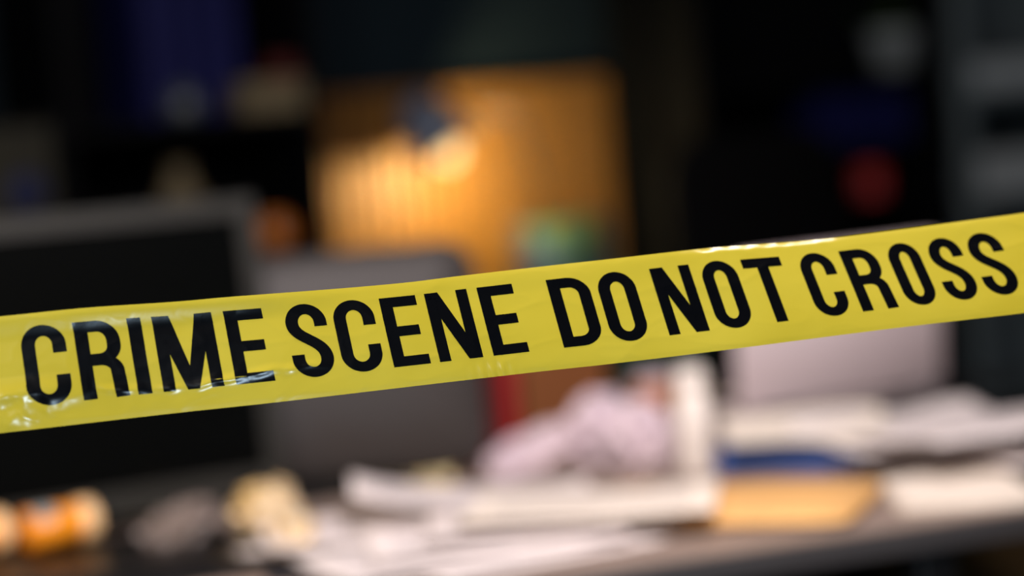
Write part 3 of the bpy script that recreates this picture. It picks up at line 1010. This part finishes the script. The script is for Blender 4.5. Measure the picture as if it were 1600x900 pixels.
LPY = WALL_Y - 0.20
bp_ = on_y(706, 246, LPY)
lamp = thing('desk_lamp', 'glowing task lamp with dark enamel shade on the sideboard', 'lamp', (bp_.x + 0.10, LPY, SBH))
BL = bp_ - Vector((bp_.x + 0.10, LPY, SBH))
lathe('base', [(0, 0), (0.07, 0), (0.072, 0.004), (0.07, 0.016), (0.015, 0.022), (0, 0.022)], M_lampshade, lamp)
axis = Vector((0.45, -0.26, -0.85)).normalized()     # the way the shade opens
neck = BL - axis * 0.137
tube('arm', [(0, 0, 0.02), (0.05, 0.0, 0.15), (0.10, 0.0, 0.26)], 0.006, M_blackmetal, lamp)
tube('arm', [(0.10, 0.0, 0.26), (0.06, 0.0, neck.z - 0.04), (neck.x, neck.y, neck.z)], 0.006, M_blackmetal, lamp)
q = (-axis).to_track_quat('Z', 'Y').to_euler()
lathe('shade', [(0.016, 0.135), (0.034, 0.130), (0.044, 0.095), (0.062, 0.060), (0.074, 0.020), (0.076, 0.020), (0.0645, 0.062), (0.0465, 0.097), (0.036, 0.135), (0.016, 0.138), (0.016, 0.135)],
      M_lampshade, lamp, 40, BL, q)
lathe('reflector', [(0.015, 0.1315), (0.0325, 0.1265), (0.0425, 0.094), (0.0605, 0.059), (0.0725, 0.0205)], M_lampin, lamp, 40, BL, q)
lathe('bulb', [(0, -0.012), (0.016, -0.008), (0.026, 0.006), (0.029, 0.02), (0.026, 0.036), (0.014, 0.056), (0.012, 0.13), (0, 0.13)], M_bulb, lamp, 32, BL, q)
ll = bpy.data.lights.new('lamp_bulb_light', 'POINT')
ll.energy, ll.color, ll.shadow_soft_size = 15.0, (1.0, 0.78, 0.40), 0.02
lo = link(bpy.data.objects.new('lamp_bulb_light', ll), lamp)
lo.location = BL + axis * 0.035

# framed picture leaning on the sideboard
PY = WALL_Y - 0.30
pa = on_y(815, 350, PY)
pbx = on_y(962, 350, PY)
ptz = on_y(885, 338, PY).z
pw_ = pbx.x - pa.x
ph_ = ptz - SBH
mp = bpy.data.materials.new('blue_green_print')
mp.use_nodes = True
nt = mp.node_tree
b = nt.nodes['Principled BSDF']
b.inputs['Roughness'].default_value = 0.4
tcn = nt.nodes.new('ShaderNodeTexCoord')
nn = nt.nodes.new('ShaderNodeTexNoise')
nn.inputs['Scale'].default_value = 9
nn.inputs['Detail'].default_value = 1
rp = nt.nodes.new('ShaderNodeValToRGB')
cs = [(0.34, (20, 34, 66)), (0.46, (36, 80, 84)), (0.55, (80, 92, 30)), (0.66, (80, 116, 110))]
while len(rp.color_ramp.elements) < 4:
    rp.color_ramp.elements.new(0.5)
for e, (p_, c_) in zip(rp.color_ramp.elements, cs):
    e.position, e.color = p_, lin(c_)
nt.links.new(tcn.outputs['Object'], nn.inputs['Vector'])
nt.links.new(nn.outputs['Fac'], rp.inputs['Fac'])
nt.links.new(rp.outputs['Color'], b.inputs['Base Color'])
pf = thing('picture_frame', 'pale framed blue and green picture on the sideboard beside the lamp', 'picture', ((pa.x + pbx.x) / 2, PY, SBH))
lean = (R(-6), 0, 0)
pc_ = (0, 0.02, ph_ / 2 + 0.001)
shell('board', pw_ - 0.012, ph_ - 0.012, 0.02, [(0, 0), (0.008, 0)], mp, pf, pc_, lean)
fo, fi = rr_loop(pw_, ph_, 0.028), rr_loop(pw_ - 0.022, ph_ - 0.022, 0.018)
fv, ff = [], []
for y in (-0.004, 0.009):
    fv += [(x, y, z) for x, z in fo] + [(x, y, z) for x, z in fi]
c = len(fo)
for k in range(c):
    k2 = (k + 1) % c
    ff += [(k, k2, c + k2, c + k), (2 * c + k, 3 * c + k, 3 * c + k2, 2 * c + k2), (k, 2 * c + k, 2 * c + k2, k2), (c + k, c + k2, 3 * c + k2, 3 * c + k)]
obj('frame', fv, ff, M_beige, pf, False, pc_, lean)
box('strut', -0.02, 0.02, 0.03, 0.05, 0.0, 0.12, M_black, pf, 0.001)

# ------------------------------------------------------------------ bookcases
BKY = WALL_Y - 0.34


def bookcase(name, xa, xb, y0, y1, top, shelves, label, m=M_black):
    r_ = thing(name, label, 'bookcase', ((xa + xb) / 2, y0, 0))
    hw, dp = (xb - xa) / 2, y1 - y0
    box('side_panel', -hw, -hw + 0.02, 0, dp, 0, top, m, r_, 0.001, seg=1)
    box('side_panel', hw - 0.02, hw, 0, dp, 0, top, m, r_, 0.001, seg=1)
    box('back_panel', -hw + 0.0205, hw - 0.0205, dp - 0.01, dp, 0, top, m, r_)
    box('top_board', -hw + 0.0205, hw - 0.0205, 0, dp - 0.0105, top - 0.02, top, m, r_, 0.001, seg=1)
    for s in shelves:
        box('shelf', -hw + 0.0205, hw - 0.0205, 0, dp - 0.0105, s - 0.02, s, m, r_, 0.001, seg=1)
    return r_


lbx1 = on_y(508, 250, BKY).x
lbx0 = on_y(100, 250, BKY).x
s1 = on_y(380, 180, BKY + 0.1).z
s2 = on_y(430, 390, BKY + 0.1).z
bookcase('bookcase', lbx0, lbx1, BKY, WALL_Y - 0.005, 2.05, [0.06, 0.45, s2, s1, 1.78], 'tall black bookcase holding navy binders beside the slat panel')
IY = BKY + 0.12


def put(px, py, s, y=IY):
    p = on_y(px, py, y)
    return (p.x, y, s + 0.0005)


def binder(px, s, wd, ht, m, label, group='navy binders in the bookcases', y=IY + 0.07):
    p = on_y(px, 100, y)
    r_ = thing('ring_binder', label, 'binder', (p.x, y, s + 0.0005), 0, group)
    box('cover', -wd / 2, -wd / 2 + 0.003, -0.12, 0.12, 0, ht, m, r_, 0.0008, seg=1)
    box('cover', wd / 2 - 0.003, wd / 2, -0.12, 0.12, 0, ht, m, r_, 0.0008, seg=1)
    box('spine', -wd / 2 + 0.0032, wd / 2 - 0.0032, -0.122, -0.117, 0, ht, m, r_, 0.001, seg=1)
    box('spine_label', -wd / 2 + 0.012, wd / 2 - 0.012, -0.1232, -0.1222, ht * .5, ht * .8, M_navy, r_)
    box('page_block', -wd / 2 + 0.0034, wd / 2 - 0.0034, -0.115, 0.11, 0.002, ht - 0.015, M_beige, r_)


binder(205, s1, 0.05, 0.30, M_navy, 'navy ring binder nearest the outer side of the bookcase')
binder(243, s1, 0.04, 0.29, M_navy, 'slimmer navy ring binder behind the grey jar')
binder(283, s1, 0.045, 0.31, M_navy, 'navy ring binder just past the grey jar')
binder(322, s1, 0.045, 0.31, M_navy, 'navy ring binder beside the beige archive box')

p = put(286, 150, s1, BKY + 0.033)
jar = thing('lidded_jar', 'small grey ceramic jar in front of navy binders', 'jar', p)
lathe('body', [(0, 0), (0.026, 0), (0.033, 0.012), (0.033, 0.035), (0.026, 0.044), (0.022, 0.046), (0, 0.046)], M_grey, jar)
lathe('lid', [(0, 0.0465), (0.024, 0.0465), (0.024, 0.05), (0.008, 0.054), (0.007, 0.062), (0, 0.064)], M_grey, jar)
p = put(410, 150, s1, BKY + 0.06)
ab = thing('archive_box', 'beige archive box on the upper shelf of the bookcase', 'box', p)
box('box_body', -0.063, 0.063, -0.05, 0.05, 0, 0.045, M_beige, ab, 0.002)
box('lid', -0.065, 0.065, -0.052, 0.052, 0.0455, 0.058, M_beige, ab, 0.002)
p2 = put(436, 120, s1 + 0.0585, BKY + 0.06)
rb = thing('trinket_box', 'small dark red trinket box on the beige archive box', 'box', p2)
box('box_body', -0.025, 0.025, -0.025, 0.025, 0, 0.030, M_darkred, rb, 0.003)
box('lid', -0.026, 0.026, -0.026, 0.026, 0.0305, 0.040, M_darkred, rb, 0.003)
p = put(285, 330, s2, BKY + 0.08)
vz = thing('stone_vase', 'tall beige stone vase on the lower bookcase shelf', 'vase', p)
lathe('body', [(0, 0), (0.03, 0), (0.045, 0.03), (0.05, 0.07), (0.04, 0.115), (0.022, 0.145), (0.02, 0.165), (0.026, 0.172), (0.022, 0.172), (0.016, 0.16), (0, 0.15)], M_beige, vz)
p = put(432, 380, s2, BKY + 0.05)
ov_ = thing('orange_pot', 'round orange glazed pot near the bookcase edge by the grey monitor', 'vase', p)
lathe('body', [(0, 0), (0.024, 0), (0.036, 0.018), (0.038, 0.034), (0.032, 0.052), (0.023, 0.058), (0.026, 0.064), (0.021, 0.064), (0.018, 0.056), (0, 0.05)], M_orange, ov_)

# olive notice board on two legs at the far left, a blue disc pinned to it
NBY = BKY - 0.10
px0, px1 = on_y(-90, 260, NBY).x, on_y(92, 260, NBY).x
pz1, pz0 = on_y(40, 185, NBY).z, on_y(40, 400, NBY).z
pst = thing('notice_board', 'dark olive notice board on legs beside the black bookcase', 'notice board', ((px0 + px1) / 2, NBY, 0))
hw, hh, zc = (px1 - px0) / 2, (pz1 - pz0) / 2, (pz0 + pz1) / 2
box('panel', -hw + 0.0125, hw - 0.0125, -0.010, 0.008, zc - hh + 0.0125, zc + hh - 0.0125, M_olive, pst)
box('frame_rail', -hw, hw, -0.014, 0.012, zc + hh - 0.012, zc + hh, M_black, pst)
box('frame_rail', -hw, hw, -0.014, 0.012, zc - hh, zc - hh + 0.012, M_black, pst)
for sx in (-1, 1):
    box('leg', sx * (hw - 0.006) - 0.006, sx * (hw - 0.006) + 0.006, -0.014, 0.012, 0.0, zc + hh - 0.0125, M_black, pst)
    box('foot', sx * (hw - 0.03) - 0.02, sx * (hw - 0.03) + 0.02, -0.09, 0.09, 0.0, 0.018, M_black, pst, 0.002)
nb = on_y(42, 302, NBY - 0.011)
lathe('pinned_disc', [(0, 0), (0.034, 0), (0.034, 0.002), (0, 0.002)], mat('slate_blue_card', (30, 35, 64), 0.6, 0.15), pst, 24, (nb.x - (px0 + px1) / 2, -0.0105, nb.z), (R(90), 0, 0))

# right bookcase
rbx0, rbx1 = on_y(1098, 250, BKY).x, on_y(1492, 250, BKY).x
t1 = on_y(1395, 112, BKY + 0.1).z
t2 = on_y(1340, 226, BKY + 0.1).z
t3 = on_y(1350, 308, BKY + 0.1).z
bookcase('bookcase', rbx0, rbx1, BKY, WALL_Y - 0.005, 2.05, [0.06, 0.42, 0.78, t3, t2, t1, 1.78], 'tall black bookcase with potted plant beside the grey storage rack')
p = put(1397, 90, t1, BKY + 0.11)
pot = thing('potted_plant', 'small leafy plant in a grey pot on the bookcase', 'plant', p)
lathe('pot', [(0, 0), (0.042, 0), (0.058, 0.085), (0.061, 0.09), (0.057, 0.09), (0.052, 0.082), (0, 0.08)], mat('pale_pot', (112, 118, 120), 0.5, 0.4), pot)
rnd = random.Random(8)
for k in range(22):
    a, le = rnd.uniform(0, 6.28), rnd.uniform(0.07, 0.11)
    el = rnd.uniform(0.5, 1.3)
    lv, lf = [], []
    for i in range(7):
        t = i / 6
        wdt = 0.014 * math.sin(math.pi * min(1, t * .92 + .06))
        x, z = le * t * math.cos(el) * (0.6 + .6 * t), 0.085 + le * math.sin(el) * t - 0.03 * t * t
        lv += [(x * math.cos(a) - wdt * math.sin(a), x * math.sin(a) + wdt * math.cos(a), z),
               (x * math.cos(a) + wdt * math.sin(a), x * math.sin(a) - wdt * math.cos(a), z + 0.004)]
    for i in range(6):
        lf.append((2 * i, 2 * i + 2, 2 * i + 3, 2 * i + 1))
    obj('leaf', lv, lf, M_leaf, pot, True)
for i, (px, wd, ht) in enumerate(((1268, 0.028, 0.125), (1296, 0.03, 0.12), (1326, 0.03, 0.115), (1356, 0.03, 0.12), (1386, 0.028, 0.11))):
    p = put(px, 200, t2, IY)
    book('shelf_book', p, 0, ht, 0.12, wd, M_navy, ['first', 'second', 'third', 'fourth', 'last'][i] + ' dark blue book from the slat panel on the bookcase', group='dark blue books in the bookcase', upright=True)
p = put(1360, 300, t3, BKY + 0.06)
rt = thing('red_tin', 'small round red tin on the bookcase shelf under the blue books', 'tin', p)
lathe('body', [(0, 0), (0.033, 0), (0.034, 0.002), (0.034, 0.052), (0, 0.052)], M_red, rt)
lathe('lid', [(0, 0.0525), (0.0355, 0.0525), (0.0355, 0.064), (0.033, 0.066), (0, 0.067)], M_red, rt)

# black high-back chair in front of the slat panel's far edge
chy = 3.80
pch = on_y(1203, 420, chy)
ch = thing('office_chair', 'black high-backed office chair behind the silver laptop', 'chair', (pch.x, chy, 0), R(180))
shell('backrest', 0.41, 0.62, 0.10, [(0.03, 0.012), (0.015, 0), (-0.02, 0), (-0.04, 0.02), (-0.05, 0.07)], M_chair, ch, (0, -0.02, 0.86), (R(3), 0, 0))
shell('seat', 0.48, 0.46, 0.09, [(-0.05, 0.02), (-0.03, 0), (0.02, 0), (0.035, 0.02)], M_chair, ch, (0, 0.22, 0.46), (R(-90), 0, 0))
tube('back_bracket', [(0, 0.2, 0.41), (0, -0.05, 0.41), (0, -0.085, 0.50), (0, -0.08, 0.66)], 0.022, M_rubber, ch)
for sx in (-1, 1):
    tube('armrest', [(sx * .2, 0.2, .415), (sx * .27, 0.2, .42), (sx * .28, 0.2, .52), (sx * .28, 0.19, .64), (sx * .28, 0.10, .66), (sx * .28, .32, .66)], 0.016, M_rubber, ch)
tube('gas_column', [(0, 0.22, 0.08), (0, 0.22, 0.41)], 0.026, M_rubber, ch)
for k in range(5):
    a = R(72 * k + 20)
    sp = tube('base_spoke', [(0, 0.22, 0.10), (0.28 * math.cos(a), 0.22 + 0.28 * math.sin(a), 0.07)], [0.025, 0.015], M_rubber, ch)
    lathe('caster', [(0, -0.022), (0.022, -0.022), (0.027, -0.015), (0.027, 0.015), (0.022, 0.022), (0, 0.022)], M_rubber, sp, 20,
          (0.28 * math.cos(a), 0.22 + 0.28 * math.sin(a), 0.0272), (R(90), 0, a + R(90)))

# brown carton standing on the floor beyond the desk
pq = on_y(1524, 860, 3.86)
fc = thing('moving_carton', 'large brown cardboard carton on the floor seen below the desk edge', 'box', (pq.x, 3.86, 0))
box('carton_body', -0.24, 0.24, -0.13, 0.13, 0, 0.50, M_oldcard, fc, 0.003)
for sy in (-1, 1):
    box('flap', -0.24, 0.24, sy * 0.066 - 0.063, sy * 0.066 + 0.063, 0.5005, 0.504, M_oldcard, fc, 0.001, seg=1)

# grey storage rack with white boxes at the far right
gx0 = on_y(1506, 200, BKY - 0.02).x
gx1 = gx0 + 0.62
r1 = on_y(1560, 138, BKY).z
r2 = on_y(1560, 302, BKY).z
rk = thing('storage_rack', 'grey metal storage rack holding white boxes at the edge of the wall', 'rack', ((gx0 + gx1) / 2, BKY - 0.02, 0))
hw = (gx1 - gx0) / 2
dp = 0.33
for sx in (-1, 1):
    for y in (0.0, dp - 0.03):
        box('post', sx * (hw - 0.016) - 0.016, sx * (hw - 0.016) + 0.016, y, y + 0.03, 0, 1.95, M_rack, rk, 0.001, seg=1)
box('back_sheet', -hw + 0.033, hw - 0.033, dp - 0.012, dp - 0.004, 0.05, 1.95, M_rack, rk)
for s in (0.12, 0.55, r2, r1, 1.85):
    box('shelf', -hw + 0.033, hw - 0.033, 0.0, dp - 0.0125, s - 0.022, s, M_rack, rk, 0.001, seg=1)
for s, hgt, nm in ((r1, 0.062, 'white lidded box on the upper shelf of the grey rack'), (r2, 0.085, 'white lidded box on the middle shelf of the grey rack')):
    g = thing('storage_box', nm, 'box', (gx0 + 0.16, BKY + 0.115, s + 0.0005), 0, 'white boxes on the rack')
    box('box_body', -0.11, 0.11, -0.12, 0.12, 0, hgt * .7, M_box, g, 0.002)
    box('lid', -0.112, 0.112, -0.122, 0.122, hgt * .7 + 0.0004, hgt, M_box, g, 0.002)
